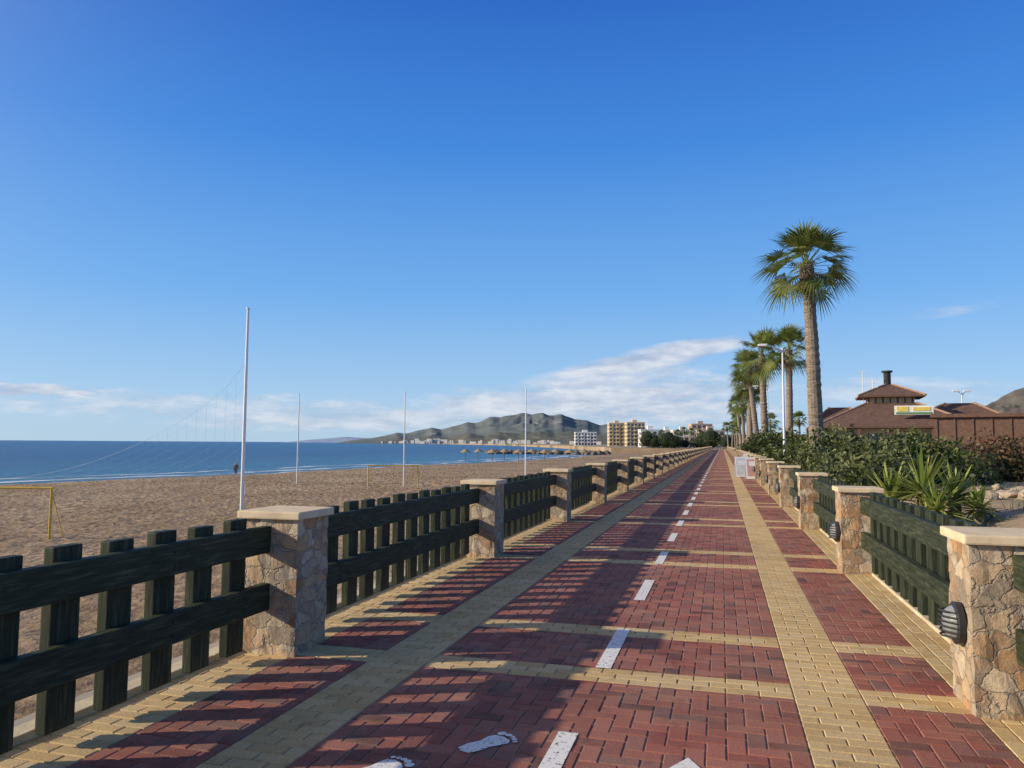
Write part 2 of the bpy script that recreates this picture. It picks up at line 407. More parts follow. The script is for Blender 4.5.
# ---------------------------------------------------------------- hills
def hill(name,prof,d,depth,x0,x1,nu,nv,mat,seed,ek=1.0,jag=0.0):
    b=MB()
    for j in range(nv+1):
        v=j/nv*2-1
        for i in range(nu+1):
            px=x0+(x1-x0)*i/nu; dd=d+v*depth
            X,Y=loc(px,dd)
            H=interp(prof,px)*d/770*(1+jag*noise.fractal(Vector((px*.045,seed,0)),1.0,2.0,4))
            s=max(0,1-abs(v))
            q=Vector((X/(d*.06),Y/(d*.06),seed))
            q2=q+Vector((noise.noise(q*.6),noise.noise(q*.6+Vector((5,5,5))),0))*.8
            rg=1-abs(noise.noise(q2))*2.0; rg2=1-abs(noise.noise(q2*2.3))*2.0; rg3=1-abs(noise.noise(q2*5.1))*2
            ero=(.58*rg+.30*rg2+.12*rg3)
            z=H*(s**.9)*(.92+.10*ero*ek)+H*(ero-.6)*.75*s*(1-s)*1.6*ek
            b.v.append((X,Y,z-3))
    for j in range(nv):
        for i in range(nu):
            a=j*(nu+1)+i; b.f.append((a,a+1,a+nu+2,a+nu+1)); b.m.append(0); b.r.append(.5)
    return b.obj(name,[mat],True)
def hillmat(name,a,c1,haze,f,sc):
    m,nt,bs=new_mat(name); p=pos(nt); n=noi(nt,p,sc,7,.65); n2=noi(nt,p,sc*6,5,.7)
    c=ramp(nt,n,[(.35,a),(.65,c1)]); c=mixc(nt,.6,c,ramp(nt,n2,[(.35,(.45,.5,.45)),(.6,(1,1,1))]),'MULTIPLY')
    c=mixc(nt,f,c,haze); L(nt,c,bs.inputs['Base Color']); bs.inputs['Roughness'].default_value=1; bs.inputs['Specular IOR Level'].default_value=0  # aerial haze painted in: base colour blended towards a bluish tint
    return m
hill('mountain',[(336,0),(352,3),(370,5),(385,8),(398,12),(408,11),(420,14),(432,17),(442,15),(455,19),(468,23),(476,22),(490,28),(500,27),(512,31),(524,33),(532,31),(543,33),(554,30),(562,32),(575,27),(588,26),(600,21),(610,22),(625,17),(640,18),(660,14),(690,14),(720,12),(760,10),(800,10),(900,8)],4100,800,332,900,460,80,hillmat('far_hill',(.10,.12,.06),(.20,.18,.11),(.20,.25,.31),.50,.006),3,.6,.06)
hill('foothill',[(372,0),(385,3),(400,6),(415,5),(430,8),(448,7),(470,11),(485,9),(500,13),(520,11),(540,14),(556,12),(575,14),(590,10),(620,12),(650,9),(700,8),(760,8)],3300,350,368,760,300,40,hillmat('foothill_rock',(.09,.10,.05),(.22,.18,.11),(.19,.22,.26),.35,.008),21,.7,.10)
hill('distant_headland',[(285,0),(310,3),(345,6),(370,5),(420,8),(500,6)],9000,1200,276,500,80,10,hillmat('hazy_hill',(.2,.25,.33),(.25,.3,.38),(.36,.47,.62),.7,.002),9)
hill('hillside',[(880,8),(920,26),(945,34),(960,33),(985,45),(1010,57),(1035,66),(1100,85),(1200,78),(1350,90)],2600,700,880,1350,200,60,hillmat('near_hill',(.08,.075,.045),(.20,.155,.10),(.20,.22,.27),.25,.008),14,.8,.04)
# ---------------------------------------------------------------- foliage
def leaves(mb,cx,cy,cz,rx,ry,rz,n,size,mi=0,zmin=-9,rr=R,shell=.55,jit=.3):
    tone=rr.uniform(-.16,.20)
    for _ in range(n):
        u=rr.uniform(-1,1); t=rr.uniform(0,2*math.pi); s=math.sqrt(1-u*u)
        dx,dy,dz=s*math.cos(t),s*math.sin(t),u
        nn=noise.noise(Vector((dx*2.4+cx,dy*2.4+cy,dz*2.4)))
        rad=(shell+(1-shell)*rr.random()**.6)*(1+jit*2*nn)
        x,y,z=cx+dx*rx*rad,cy+dy*ry*rad,cz+dz*rz*rad
        if z<zmin: continue
        a=Vector((rr.gauss(0,1),rr.gauss(0,1),rr.gauss(0,.8))).normalized()
        bb=a.orthogonal().normalized(); bb=(Matrix.Rotation(rr.uniform(0,6.28),3,a)@bb)
        sz=size*rr.uniform(.6,1.3); c=Vector((x,y,z)); a=a*sz; bb=bb*sz*.5
        i=len(mb.v); mb.v+=[tuple(c-a),tuple(c+bb),tuple(c+a),tuple(c-bb)]
        mb.f.append((i,i+1,i+2,i+3)); mb.m.append(mi)
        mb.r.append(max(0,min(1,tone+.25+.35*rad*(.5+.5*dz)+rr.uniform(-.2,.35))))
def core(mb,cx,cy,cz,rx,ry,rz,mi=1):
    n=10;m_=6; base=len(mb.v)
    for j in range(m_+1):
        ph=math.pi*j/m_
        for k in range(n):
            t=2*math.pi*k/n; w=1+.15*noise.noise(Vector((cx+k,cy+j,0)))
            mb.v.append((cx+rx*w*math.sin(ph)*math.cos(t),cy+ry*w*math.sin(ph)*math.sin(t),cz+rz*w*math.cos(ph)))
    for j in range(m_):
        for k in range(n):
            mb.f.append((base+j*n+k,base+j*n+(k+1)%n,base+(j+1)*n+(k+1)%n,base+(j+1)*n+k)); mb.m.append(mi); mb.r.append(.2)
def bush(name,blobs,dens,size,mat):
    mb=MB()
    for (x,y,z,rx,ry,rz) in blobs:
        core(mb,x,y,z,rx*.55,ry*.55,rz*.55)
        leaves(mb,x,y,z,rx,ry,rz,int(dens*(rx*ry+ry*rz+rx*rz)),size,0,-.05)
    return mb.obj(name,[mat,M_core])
def row_blobs(x0,x1,y0,y1,n,h0,h1,w=1.1):
    o=[]
    for _ in range(n):
        t=R.random(); x=R.uniform(x0,x1); y=y0+(y1-y0)*t; hh=(h0+(h1-h0)*t)*R.uniform(.6,1.25)
        ww=w*R.uniform(.5,1.3); o.append((x,y,hh*.5,ww,ww,hh*.52))
    return o
bush('hedge',row_blobs(3.2,6.2,23,44,32,1.6,2.2,1.05),420,.085,M_hedge)
bush('hedge',row_blobs(3.0,5.5,44,85,28,2.1,2.4,1.4),180,.13,M_hedge)
bush('olive_shrub',row_blobs(3.0,4.4,18.5,34,12,1.1,1.9,.75),480,.07,M_olive)
bush('olive_shrub',[loc(px,d)+(h*.5,w,w,h*.5) for px,d,h,w in ((842,30,2.3,1.0),(905,27,2.1,1.0),(868,24,1.8,.8),(940,25,1.7,.8))],420,.08,M_olive)
bush('bougainvillea_bush',[loc(px,d)+(h*.5,1.1,1.1,h*.5) for px,d,h in [(990,24,1.8),(1008,25,2.0),(1026,24,1.9),(1045,25,2.0),(1000,27,2.0),(975,27,1.9),(1065,26,2.0)]],420,.075,M_redleaf)
bush('shrub',[(2.55+.2*math.sin(i*2.2),16.0+i*1.6,.35,.45,.6,.45) for i in range(5)],520,.055,M_hedge)
bush('shrub',[loc(px,d)+(h*.5+.2,w,w,h*.5) for px,d,h,w in ((950,20,1.3,.8),(968,21,1.0,.7),(880,19,1.2,.7),(935,22,1.7,.9),(905,22,1.6,.9))],460,.07,M_hedge)
# agave clump
mb=MB(); 
def blade(mb,base,az,el,ln,w,droop,mi=0,r=.5):
    d=Vector((math.cos(az)*math.cos(el),math.sin(az)*math.cos(el),math.sin(el))); s=Vector((-math.sin(az),math.cos(az),0))
    prev=None
    for k in range(7):
        t=k/6; p=Vector(base)+d*ln*t+Vector((0,0,-droop*t*t)); ww=w*(1-t)**.6*(.6+1.4*t if t<.3 else 1)
        a,b_=p-s*ww*.5,p+s*ww*.5; mid=p-Vector((0,0,ww*.22))
        if prev:
            mb.quad([prev[0],prev[1],mid,a],mi,r); mb.quad([prev[1],prev[2],b_,mid],mi,min(1,r+.08))
        prev=(a,mid,b_)
ax,ay=loc(920,12.6)
for (ox,oy,s,z0) in ((0,0,1.08,.84),(.55,.35,.9,.74),(-.42,.3,.92,.68),(.1,-.4,.8,.58),(.85,.1,.65,.58)):
    bz=bank(ax+ox,ay+oy); mb.tube([(ax+ox,ay+oy,bz-.1),(ax+ox,ay+oy,z0+.02)],[.13,.09],8,1)
    for k in range(75):
        blade(mb,(ax+ox,ay+oy,z0),R.uniform(0,6.28),math.radians(R.uniform(-12,88)),R.uniform(.55,.86)*s,.08,R.uniform(.03,.25),0,R.random())
mb.obj('agave_plant',[M_fan,M_bark])
def rock(name,x,y,r,mat):
    mb=MB(); bm=bmesh.new(); bmesh.ops.create_icosphere(bm,subdivisions=3,radius=1)
    sx,sy,sz=[r*R.uniform(.7,1.2) for _ in range(3)]; s=R.random()*50; z0=bank(x,y)
    for v in bm.verts:
        f=1+.5*noise.noise(v.co*1.2+Vector((s,s,s)))+.12*noise.noise(v.co*4+Vector((s,0,0))); mb.v.append((x+v.co.x*sx*f,y+v.co.y*sy*f,z0+sz*.2+v.co.z*sz*.6*f))
    for f in bm.faces: mb.f.append(tuple(v.index for v in f.verts)); mb.m.append(0); mb.r.append(.5)
    bm.free(); return mb.obj(name,[mat])
M_rock=simple('rock',(.38,.30,.22),.9,3,.35,.6,.05)
for px,d,r in ((985,15,.20),(1006,15.5,.24),(1022,15,.18),(1018,17,.22),(1040,15,.35),(976,17,.14),(995,18,.14)):
    x,y=loc(px,d); rock('boulder',x,y,r,M_rock)
mb=MB()
for _ in range(300):
    x,y=R.uniform(2.2,9),R.uniform(7,24)
    for k in range(7): blade(mb,(x+R.uniform(-.08,.08),y+R.uniform(-.08,.08),bank(x,y)),R.uniform(0,6.28),math.radians(R.uniform(40,85)),R.uniform(.08,.25),.012,.04,0,R.random())
mb.obj('grass_tufts',[M_olive])
# ---------------------------------------------------------------- palms
def fan(mb,o,d,pet,size,mi,rr,droop=.35):
    d=d.normalized(); up=Vector((0,0,1)); s=d.cross(up)
    if s.length<.15: s=Vector((1,0,0))
    s.normalize(); s=(Matrix.Rotation(rr.uniform(-.7,.7),3,d)@s)
    n=s.cross(d); base=rr.random()*.65
    pe=o+d*pet+Vector((0,0,-.10*pet*pet)); w=.03
    mb.quad([o-s*w,o+s*w,pe+s*w*.6,pe-s*w*.6],mi,.9)
    dd=(pe-o).normalized(); NL=20; span=math.radians(185); da=span/NL
    for k in range(NL):
        a=-span/2+da*(k+.5); ld=(dd*math.cos(a)+s*math.sin(a))
        side=(s*math.cos(a)-dd*math.sin(a)); ln=size*(.64+.36*math.cos(a*.85))*rr.uniform(.82,1.12)
        rv=min(1,max(0,base+rr.uniform(0,.35)))
        prev=None
        for t,wf in ((0.02,1),(.45,1),(.74,.55),(1,.05)):
            r=ln*t; ww=2*min(r,ln*.45)*math.tan(da/2)*wf*.95
            fold=n*(.16*abs(math.sin(a))*r)
            p=pe+ld*r+fold+Vector((0,0,-droop*ln*max(0,t-.35)**1.6*2.0))
            q=(p-side*ww/2,p+side*ww/2)
            if prev: mb.quad([prev[0],prev[1],q[1],q[0]],mi,rv)
            prev=q
def palm_mesh(name,H,lean,seed,nf=34,cs=1.0,r0=.34):
    rr=random.Random(seed); mb=MB()
    pts=[];rad=[]; ns=60
    for k in range(ns+1):
        t=k/ns; x=lean[0]*(t**1.0)+.12*math.sin(t*3.1+seed); y=lean[1]*t
        pts.append((x,y,-.2+(H+.2)*t))
        rr0=r0*(1-.30*t)+ (.10*max(0,1-t*12)) ; rr0*=1+(.05 if k%2 else -.03)+rr.uniform(-.04,.04)
        if t>.9: rr0=r0*(.72+.2*math.sin((t-.9)/.1*math.pi*.8))*(1 if t<.985 else .6)
        rad.append(rr0)
    mb.tube(pts,rad,14,0)
    top=Vector(pts[-1])
    for k in range(70):
        a=k*2.4; z=H-.05-R.random()*1.0
        c=Vector((top.x+math.cos(a)*.22,top.y+math.sin(a)*.22,z))
        dd=Vector((math.cos(a),math.sin(a),1.4)).normalized(); s=Vector((-math.sin(a),math.cos(a),0))
        e=c+dd*.28; mb.quad([c-s*.06,c+s*.06,e+s*.02,e-s*.02],2,rr.random())
    for k in range(nf):
        t=(k+.5)/nf; el=math.radians(86-122*t**1.1+rr.uniform(-12,12)); az=k*2.39996+rr.uniform(-.4,.4)
        d=Vector((math.cos(az)*math.cos(el),math.sin(az)*math.cos(el),math.sin(el)))
        fan(mb,top+Vector((0,0,-.3*t+.02)),d,(.95+.30*math.sin(math.pi*min(1,t*1.2)))*cs*rr.uniform(.65,1.15),1.0*cs*rr.uniform(.8,1.15),1,rr,.12+.36*t)
    for k in range(6):
        az=k*2.4+1; el=math.radians(rr.uniform(-75,-45))
        d=Vector((math.cos(az)*math.cos(el),math.sin(az)*math.cos(el),math.sin(el)))
        fan(mb,top+Vector((0,0,-.4)),d,.5*cs,.55*cs,2,rr,.6)
    return mb.mesh(name,[M_bark,M_palm,M_dead])
x,y=loc(821,34); PA=palm_mesh('palm_tree',9.75,(-.62*CT,-.62*ST),5,46,1.16)
add('palm_tree',PA,(x,y,0))
PB=palm_mesh('palm_tree',9.4,(.5,.3),11,44,1.3,.32); PC=palm_mesh('palm_tree',9.0,(-.3,.2),17,44,1.35,.32); 
for (px,d,me,rt,sc) in ((790,62,PB,1,1.0),(764,72,PC,2.1,1.12),(757,84,PB,3,1.06),(752,98,PC,.4,1.05),(747,115,PB,5,1.0),(744,135,PC,1.5,1.0),(741,160,PB,2.5,1.05),(739,190,PC,4,.95),(737,225,PB,4,.95)):
    x,y=loc(px,d); add('palm_tree',me,(x,y,0),rt,sc)
for (px,d,s) in ((700,340,.75),(712,340,.8),(690,345,.8),(678,350,.75),(662,350,.75),(728,215,.7),(735,150,.5),(732,240,.8),(648,350,.7),(685,380,.9),(770,120,.6),(800,105,.55)):
    x,y=loc(px,d)
    add('palm_tree',PB if R.random()<.5 else PC,(x,y,0),R.random()*6,s)
mb=MB()
for k in range(64):
    px=R.uniform(640,770) if k<44 else R.uniform(775,1020); d=R.uniform(265,360) if k<44 else R.uniform(90,150)
    x,y=loc(px,d)
    if -4.5<x<2.6 and y<YEND+4: continue
    if x<=-3.9 and y<332: y=335+R.random()*20
    h=R.uniform(3.5,8) if k<44 else R.uniform(2.5,4)
    core(mb,x,y,h*.5,h*.45,h*.45,h*.4); leaves(mb,x,y,h*.5,h*.8,h*.8,h*.55,420,.28,0,0)
mb.obj('distant_trees',[M_hedge,M_core])
# ---------------------------------------------------------------- buildings
M_win=simple('window_glass',(.04,.05,.06),.15,3,.2,0,spec=.8)
def block(name,px,d,w,dep,fl,wallc,bays):
    x,y=loc(px,d); mt=simple(name+'_render',wallc,.9,.5,.06,.1)
    e=empty(name,(x,y,0),.25)
    H=fl*3.0
    b=MB(); b.box(-w/2,w/2,0,dep,-.2,H); b.box(-w/2-.15,w/2+.15,-.15,dep+.15,H+.003,H+.7)
    b.box(-w*.15,w*.1,dep*.3,dep*.6,H+.71,H+2.6)
    b.obj('walls',[mt],parent=e)
    b=MB(); g=MB(); bw=w/bays
    for f in range(fl):
        for k in range(bays):
            x0=-w/2+k*bw
            g.box(x0+bw*.2,x0+bw*.8,-.04,.0-.003,f*3+.5,f*3+2.4)
            if f and k%2==0: b.box(x0+bw*.1,x0+bw*.9,-1.2,-.045,f*3-.1,f*3+.9)
        for k in range(max(2,int(dep/4))):
            y0=k*4+1
            if y0+2<dep:
                g.box(-w/2-.04,-w/2-.003,y0,y0+1.8,f*3+.8,f*3+2.3); g.box(w/2+.003,w/2+.04,y0,y0+1.8,f*3+.8,f*3+2.3)
    b.obj('balconies',[mt],parent=e); g.obj('windows',[M_win],parent=e)
block('apartment_building',618,620,14,14,6,(.60,.50,.33),5)
block('apartment_building',636,600,14,14,6,(.58,.48,.31),5)
block('white_hotel',586,720,20,12,4,(.78,.77,.74),7)
block('white_house',652,420,12,10,3,(.76,.75,.72),4)
block('white_house',668,440,10,8,3,(.76,.75,.72),3)
block('white_house',684,430,12,8,3,(.72,.68,.62),4)
block('white_house',712,420,14,8,3,(.62,.52,.45),4)
block('apartment_building',702,520,14,10,5,(.55,.40,.30),4)
mb=MB()
for k in range(90):
    px=R.choice([R.gauss(430,22),R.gauss(505,30),R.uniform(380,640)]); d=R.uniform(2600,2900) if px<560 else R.uniform(1300,2400)
    if px<375: continue
    x,y=loc(px,d); w=R.uniform(6,20); h=R.uniform(3,9); z0=R.choice([-1,-1,2,6]) if px<560 else -1; mb.box(x-w/2,x+w/2,y,y+10,-1,z0+h+3)
mb.obj('seaside_village',[simple('village_white',(.60,.58,.54),.9,.1,.1,0)])
# restaurant
m,nt,bs=new_mat('roof_tiles'); p=pos(nt)
w=nt.nodes.new('ShaderNodeTexWave'); w.bands_direction='Z'; w.inputs['Scale'].default_value=3.2; w.inputs['Distortion'].default_value=.6; L(nt,p,w.inputs['Vector'])
c=ramp(nt,noi(nt,p,3,5),[(.3,(.11,.06,.045)),(.7,(.20,.115,.085))]); c=mixc(nt,.5,c,ramp(nt,w.outputs['Fac'],[(0,(.5,.5,.5)),(.6,(1,1,1))]),'MULTIPLY')
L(nt,c,bs.inputs['Base Color']); bs.inputs['Roughness'].default_value=.85; bump(nt,bs,w.outputs['Fac'],.6,.05); M_tile=m
M_ridge=simple('ridge_tiles',(.36,.22,.15),.85,4,.2)
M_bwood=simple('brown_wood',(.13,.072,.05),.7,5,.3)
M_cream=simple('cream_wall',(.55,.42,.28),.9,2,.1)
x,y=loc(890,60); e=empty('beach_restaurant',(x,y,0),-.12)
b=MB()
def hip(b,cx,cy,w,dp,z0,z1,tw,td,th=.12):
    lo=[(cx-w/2,cy-dp/2,z0),(cx+w/2,cy-dp/2,z0),(cx+w/2,cy+dp/2,z0),(cx-w/2,cy+dp/2,z0)]
    hi=[(cx-tw/2,cy-td/2,z1),(cx+tw/2,cy-td/2,z1),(cx+tw/2,cy+td/2,z1),(cx-tw/2,cy+td/2,z1)]
    lb=[(a,c_,z-th) for a,c_,z in lo]
    for i in range(4):
        j=(i+1)%4; b.quad([lo[i],lo[j],hi[j],hi[i]],0); b.quad([lb[i],lb[j],lo[j],lo[i]],1)
        b.tube([lo[i],hi[i]],.09,6,2)
    b.quad(hi,0); b.quad(lb[::-1],1)
hip(b,0,0,11.0,10.2,3.0,4.85,3.4,3.4); hip(b,0,0,4.6,4.6,5.4,6.35,.5,.5)
hip(b,-3.6,2.5,5,6,2.85,4.7,1.5,1.5); hip(b,5.2,4,8,7,3.2,5.0,2,2)
b.obj('roof',[M_tile,M_bwood,M_ridge],parent=e)
b=MB(); b.box(-1.6,1.6,-1.6,1.6,4.853,5.27,1)
for k in range(7): b.box(-1.6+k*.5,-1.5+k*.5,-1.64,-1.603,4.86,5.265,0)
for sx in (-1,1):
    for k in range(5):
        b.box(-4.9+k*2.4,-4.7+k*2.4,-4.9*sx-.1,-4.9*sx+.1,0,2.88,0)
    for k in range(1,5):
        b.box(-4.9*sx-.1,-4.9*sx+.1,-4.9+k*2.0,-4.7+k*2.0,0,2.88,0)
b.box(-4.3,4.3,-4.2,4.2,0,2.85,1); b.obj('walls',[M_bwood,M_cream],parent=e)
b=MB()
for k in range(4): b.box(-3.9+k*2.05,-2.4+k*2.05,-4.24,-4.203,.9,2.4)
b.obj('windows',[M_win],parent=e)
b=MB(); b.tube([(-.1,0,5.8),(-.1,0,7.2)],.26,12); b.tube([(-.1,0,7.2),(-.1,0,7.3),(-.1,0,7.32),(-.1,0,7.45)],[.26,.26,.40,.40],12); b.obj('chimney',[M_chim],parent=e)
b=MB(); b.box(.0,2.5,-4.5,-4.38,3.85,4.5,0); b.box(.1,2.4,-4.54,-4.503,3.90,4.02,1);b.box(.15,.9,-4.54,-4.503,4.08,4.43,2);b.box(1.2,2.3,-4.54,-4.503,4.12,4.38,2);b.obj('sign_board',[M_white,simple('sign_green',(.10,.25,.10),.5),simple('sign_yellow',(.7,.55,.12),.5)],parent=e)
b=MB()
for (ax_,h) in ((-1.9,7.4),(-1.2,6.8)):
    b.tube([(ax_,-1,4.2),(ax_,-1,h)],.03,6)
    for z in (h-.1,h-.4,h-.7): b.tube([(ax_-.35,-1,z),(ax_+.35,-1,z)],.02,5)
b.obj('antenna',[M_white],parent=e)
x,y=loc(1008,52); e=empty('wooden_pavilion',(x,y,0),-.3)
b=MB(); b.box(-4.4,9,0,7,0,3.6); b.box(-4.6,9.3,-.3,7.3,3.603,3.85)
for k in range(12): b.box(-4.3+k*1.1,-4.18+k*1.1,-.08,-.003,0,3.55)
b.obj('walls',[M_bwood],parent=e)
# ---------------------------------------------------------------- street lamps
def streetlamp(px,d,H,two=False):
    x,y=loc(px,d); b=MB()
    b.tube([(x,y,0),(x,y,H*.5),(x,y,H)],[.08,.065,.045],8); b.tube([(x,y,0),(x,y,.3)],.14,8)
    A=.45 if two else 1.1
    for s in ((-1,1) if two else (-1,)):
        ex=x+s*A*CT; ey=y+s*A*ST
        b.tube([(x,y,H-.25),((x+ex)/2,(y+ey)/2,H+.05),(ex,ey,H+.12)],.035,6)
        b.box(ex-.30,ex+.22,ey-.12,ey+.12,H+.06,H+.20,0,.5,.04)
    b.obj('street_lamp',[M_white])
streetlamp(784,44,7.2); streetlamp(768,75,7.2); streetlamp(757,110,7.2); streetlamp(963,62,5.9,True)
# ---------------------------------------------------------------- beach poles, net, goals
sandz=-2.12
pp=[]
for px,d,H in ((245,25,8.05),(299,69,8),(405,65,8),(526,61,8)):
    x,y=loc(px,d); pp.append((x,y)); b=MB()
    b.tube([(x,y,sandz-.3),(x,y,sandz+H*.5),(x,y,sandz+H)],[.06,.055,.04],8)
    b.tube([(x,y,sandz+H),(x,y,sandz+H+.05)],.06,8)
    b.tube([(x,y,sandz+2),(x+.1,y,sandz+2),(x+.1,y,sandz+2.3)],.02,5)
    b.obj('net_pole',[M_white])
xl,yl=loc(-240,28)
b=MB()
A=Vector((pp[0][0],pp[0][1],0)); Bv=Vector((xl,yl,0))
def netp(u,v):
    p=A.lerp(Bv,u); topz=sandz+6.3-3.9*math.sin(math.pi*min(1,u*1.0))**.7; return Vector((p.x,p.y,sandz+.1+(topz-sandz-.1)*v))
NU=56
for k in range(NU+1):
    b.tube([netp(k/NU,v/4) for v in range(5)],.0018,3,cap=False)
for v in range(17):
    b.tube([netp(k/24,v/16) for k in range(25)],.005 if v==16 else .0018,3,cap=False)
b.obj('ball_stop_net',[simple('net_cord',(.35,.38,.42),.8,5,.1,0)])
def goal(pxr,d,rot,W=3.0,H=2.0):
    x,y=loc(pxr,d); b=MB(); z=sandz-.05; r=.045
    dx,dy=math.cos(rot),math.sin(rot); A=(x-dx*W,y-dy*W); nx_,ny_=-dy,dx
    b.tube([(x,y,z),(x,y,z+H-.001)],r,8); b.tube([(A[0],A[1],z),(A[0],A[1],z+H-.001)],r,8)
    b.tube([(A[0]-dx*r,A[1]-dy*r,z+H),(x+dx*r,y+dy*r,z+H)],r,8)
    for q in ((x,y),A):
        e_=(q[0]+nx_*.9,q[1]+ny_*.9)
        b.tube([(q[0],q[1],z+H-.1),(e_[0],e_[1],z+.05)],.02,6); b.tube([(q[0],q[1],z+.05),(e_[0],e_[1],z+.05)],.02,6)
    b.tube([(x+nx_*.9,y+ny_*.9,z+.05),(A[0]+nx_*.9,A[1]+ny_*.9,z+.05)],.02,6)
    b.obj('beach_goal',[M_yelmetal])
goal(56,29,TH,3.6); goal(419,60,TH+.15,3.8)
M_straw=simple('straw',(.34,.26,.16),.95,15,.35,.5)
def straw_mesh():
    b=MB(); b.tube([(0,0,-.2),(0,0,2.1)],.06,6,1); n=16; rs=[(1.3,1.75),(.9,2.0),(.45,2.3),(.02,2.55)]
    for k in range(3):
        for j in range(n):
            t0,t1=2*math.pi*j/n,2*math.pi*(j+1)/n
            (r0,z0),(r1,z1)=rs[k],rs[k+1]; zz=z0-(.08 if (j%2 and k==0) else 0)
            b.quad([(r0*math.cos(t0),r0*math.sin(t0),zz),(r0*math.cos(t1),r0*math.sin(t1),z0),(r1*math.cos(t1),r1*math.sin(t1),z1),(r1*math.cos(t0),r1*math.sin(t0),z1)],0)
    return b.mesh('straw_parasol',[M_straw,M_bwood])
SM=straw_mesh()
for px,d in ((466,170),(479,178),(493,166),(505,182),(519,170),(532,186),(545,172),(556,190),(570,180),(584,195)):
    x,y=loc(px,d); add('straw_parasol',SM,(x,y,sandz-.05),R.random()*3)
mb=MB()
for k in range(120):
    t=R.random(); x=-42-50*t+R.uniform(-3,3); y=296+6*t+R.uniform(-3,3); r=R.uniform(.9,2.0)
    bm=bmesh.new(); bmesh.ops.create_icosphere(bm,subdivisions=1,radius=r); i=len(mb.v)
    for v in bm.verts:
        f=1+.35*noise.noise(v.co+Vector((k,k,0))); mb.v.append((x+v.co.x*f,y+v.co.y*f,-2.3+v.co.z*.8*f))
    for f in bm.faces: mb.f.append(tuple(i+v.index for v in f.verts)); mb.m.append(0); mb.r.append(.5)
    bm.free()
mb.obj('rock_groyne',[simple('dark_rock',(.16,.13,.10),.9,1,.35,.5,.2)])
# ---------------------------------------------------------------- sandwich boards
def board(px,d,col,rot):
    x,y=loc(px,d); e=empty('sandwich_board',(x,y,0),rot); mt=simple('poster',col,.5,12,.25,0)
    for s in (-1,1):
        b=MB()
        pts=[(-.33,.0),(.33,.0),(.33,1.0),(-.33,1.0)]
        def P3(a,z,o): return (a,s*(.28*(1-z)+.02+o),z)
        f=[P3(a,z,0) for a,z in pts]; g=[P3(a,z,.025) for a,z in pts]
        b.quad(f,0); b.quad(g[::-1],0)
        for i in range(4): j=(i+1)%4; b.quad([f[i],f[j],g[j],g[i]],0)
        b.quad([P3(a*.85,.12+z*.8,.029) for a,z in pts],1)
        b.quad([P3(a*.6,.6+z*.22,.032) for a,z in pts],0)
        b.obj('panel',[M_white,mt],parent=e)
board(741,39,(.6,.62,.65),.15); board(752,37,(.55,.30,.30),.1); board(748,50,(.7,.7,.68),.1)
# ---------------------------------------------------------------- walking person on the shore
def person(x,y,z,rot):
    me=bpy.data.meshes.new('walking_person')
    V=[(0,0,.95),(0,0,1.15),(0,0,1.40),(0,0,1.50),(0,.02,1.62),(0,.03,1.72),
       (-.10,0,.90),(-.10,.14,.48),(-.10,.22,.06),(-.10,.34,.03),
       (.10,0,.90),(.10,-.08,.48),(.10,-.30,.10),(.10,-.20,.03),
       (-.18,0,1.40),(-.22,-.12,1.13),(-.22,-.02,.90),(-.22,.03,.83),(.18,0,1.40),(.22,.10,1.13),(.22,.28,.95),(.22,.33,.89)]
    E=[(0,1),(1,2),(2,3),(3,4),(4,5),(0,6),(6,7),(7,8),(8,9),(0,10),(10,11),(11,12),(12,13),(2,14),(14,15),(15,16),(16,17),(2,18),(18,19),(19,20),(20,21)]
    rad=[.14,.13,.15,.055,.095,.07,.09,.06,.04,.035,.09,.06,.04,.035,.06,.045,.033,.03,.06,.045,.033,.03]
    me.from_pydata(V,E,[]); o=add('walking_person',me,(x,y,z),rot)
    o.modifiers.new('Skin','SKIN'); o.modifiers.new('Sub','SUBSURF').levels=2; o.modifiers['Sub'].render_levels=2
    for sv,r in zip(me.skin_vertices[0].data,rad): sv.radius=(r,r)
    me.skin_vertices[0].data[0].use_root=True
    m,nt,b=new_mat('clothed_figure'); tc=nt.nodes.new('ShaderNodeTexCoord'); s=nt.nodes.new('ShaderNodeSeparateXYZ'); L(nt,tc.outputs['Object'],s.inputs[0])
    L(nt,ramp(nt,math_(nt,'DIVIDE',s.outputs[2],1.8),[(0,(.35,.2,.13)),(.25,(.05,.06,.1)),(.53,(.16,.10,.09)),(.83,(.4,.24,.16)),(.93,(.05,.03,.02))],'CONSTANT'),b.inputs['Base Color'])
    me.materials.append(m)
x,y=loc(238,86)
try: person(x,y,-2.40,.3)
except Exception as ex: print('person',ex)
# ---------------------------------------------------------------- light & world
SAZ=math.radians(68); SEL=math.radians(21.0)
S=Vector((-math.sin(SAZ)*math.cos(SEL),-math.cos(SAZ)*math.cos(SEL),math.sin(SEL)))
sl=bpy.data.lights.new('sun','SUN'); sl.energy=5.0; sl.angle=math.radians(.53); sl.color=(1,.87,.67)
so=bpy.data.objects.new('sun',sl); scene.collection.objects.link(so); so.rotation_euler=S.to_track_quat('Z','Y').to_euler()
w=bpy.data.worlds.new('World'); scene.world=w; w.use_nodes=True; nt=w.node_tree
bg=nt.nodes['Background']; bg.inputs['Strength'].default_value=.12
sky=nt.nodes.new('ShaderNodeTexSky'); sky.sky_type='NISHITA'; sky.sun_disc=False; sky.sun_elevation=SEL; sky.sun_rotation=math.atan2(S.x,S.y)
sky.air_density=1.0; sky.dust_density=.5; sky.ozone_density=3
tc=nt.nodes.new('ShaderNodeTexCoord'); sx=nt.nodes.new('ShaderNodeSeparateXYZ'); L(nt,tc.outputs['Generated'],sx.inputs[0])
az=math_(nt,'ARCTAN2',sx.outputs[0],sx.outputs[1]); el=math_(nt,'ARCSINE',sx.outputs[2])
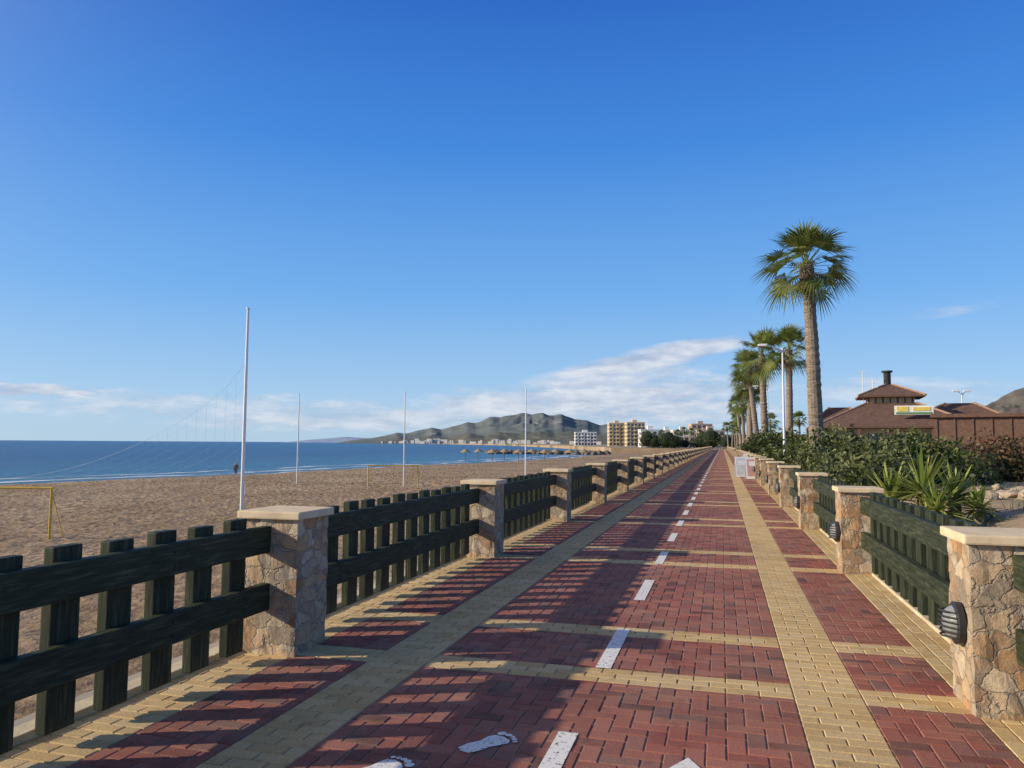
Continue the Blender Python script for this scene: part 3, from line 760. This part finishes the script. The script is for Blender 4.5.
cv=nt.nodes.new('ShaderNodeCombineXYZ'); L(nt,az,cv.inputs[0]); L(nt,el,cv.inputs[1])
nA=noi(nt,scalev(nt,cv.outputs[0],(8,40,1)),1,8,.6)
nB=noi(nt,scalev(nt,cv.outputs[0],(22,75,1)),1,7,.62)
def ellipse(px,py,hx,hy,tilt,amt,nz,namp=1.4,top=.8):
    a0=math.atan((px-512)/770)-TH; e0=(445-py)/770
    da=math_(nt,'SUBTRACT',az,a0); de=math_(nt,'SUBTRACT',math_(nt,'SUBTRACT',el,e0),math_(nt,'MULTIPLY',da,tilt))
    q=math_(nt,'ADD',math_(nt,'POWER',math_(nt,'ABSOLUTE',math_(nt,'DIVIDE',da,hx/770)),2),math_(nt,'POWER',math_(nt,'ABSOLUTE',math_(nt,'DIVIDE',de,hy/770)),2))
    v=math_(nt,'ADD',math_(nt,'SUBTRACT',1,q),math_(nt,'MULTIPLY',math_(nt,'SUBTRACT',nz,.5),namp*2))
    mr=nt.nodes.new('ShaderNodeMapRange'); mr.interpolation_type='SMOOTHSTEP'; L(nt,v,mr.inputs[0]); mr.inputs[1].default_value=0; mr.inputs[2].default_value=top; mr.inputs[3].default_value=0; mr.inputs[4].default_value=amt
    return mr.outputs[0]
cl=ellipse(648,362,108,14,.19,.85,nA,.8)
for a in ((700,350,55,9,.05,.85,nB,.6),(605,384,110,21,.12,.8,nA,1.0,1.1),(590,402,200,22,.02,.85,nA,1.3,1.0),(650,410,150,24,0,.8,nB,1.4,1.1),(700,392,110,18,.0,.65,nB,1.4,1.1),(30,403,80,7,0,.8,nB,1.8,.9),(200,412,260,14,0,.5,nB,1.8,1.2),(430,422,340,16,0,.65,nA,1.4,1.1),(950,328,45,6,.05,.30,nB,1.4,1.3),(900,398,160,16,0,.5,nA,1.6,1.3)):
    cl=math_(nt,'MAXIMUM',cl,ellipse(*a))
K=1/.12
grad=ramp(nt,math_(nt,'DIVIDE',el,1.571),[(0,(.47,.65,.83)),(.038,(.39,.61,.87)),(.118,(.18,.45,.88)),(.237,(.055,.26,.77)),(.344,(.024,.15,.60)),(.47,(.05,.12,.33)),(1,(.09,.12,.20))])  # top stops lie above the view, greyed to make shadow fill less blue
gradk=mixc(nt,1.0,grad,(K,K,K),'MULTIPLY')
skc=mixc(nt,1.0,sky.outputs[0],(.80,1.0,1.25),'MULTIPLY')
skc=mixc(nt,.85,skc,gradk)
# bright whitish aureole round the sun's direction (behind-left of the view)
dt=nt.nodes.new('ShaderNodeVectorMath'); dt.operation='DOT_PRODUCT'; L(nt,tc.outputs['Generated'],dt.inputs[0]); dt.inputs[1].default_value=tuple(S)
au=math_(nt,'MULTIPLY',math_(nt,'POWER',math_(nt,'MAXIMUM',dt.outputs['Value'],0),5),.8)
skc=mixc(nt,au,skc,(1.35*K,1.15*K,.85*K))
cloudc=mixc(nt,ramp(nt,math_(nt,'ADD',math_(nt,'MULTIPLY',nA,.5),math_(nt,'MULTIPLY',nB,.5)),[(.40,(0,0,0)),(.58,(1,1,1))]),(.42*K,.50*K,.65*K),(.78*K,.80*K,.86*K))
out=mixc(nt,cl,skc,cloudc)
L(nt,out,bg.inputs['Color'])
# ---------------------------------------------------------------- camera
cam=bpy.data.cameras.new('camera'); cam.sensor_width=36; cam.lens=770/1024*36; cam.clip_end=90000; cam.clip_start=.05
co=bpy.data.objects.new('camera',cam); scene.collection.objects.link(co); co.location=(0,0,1.6)
pitch=math.radians(4.41); roll=math.radians(.36)
co.rotation_euler=(Matrix.Rotation(TH,4,'Z')@Matrix.Rotation(math.pi/2+pitch,4,'X')@Matrix.Rotation(roll,4,'Z')).to_euler()
scene.camera=co
scene.view_settings.view_transform='Standard'; scene.view_settings.look='None'; scene.view_settings.exposure=0
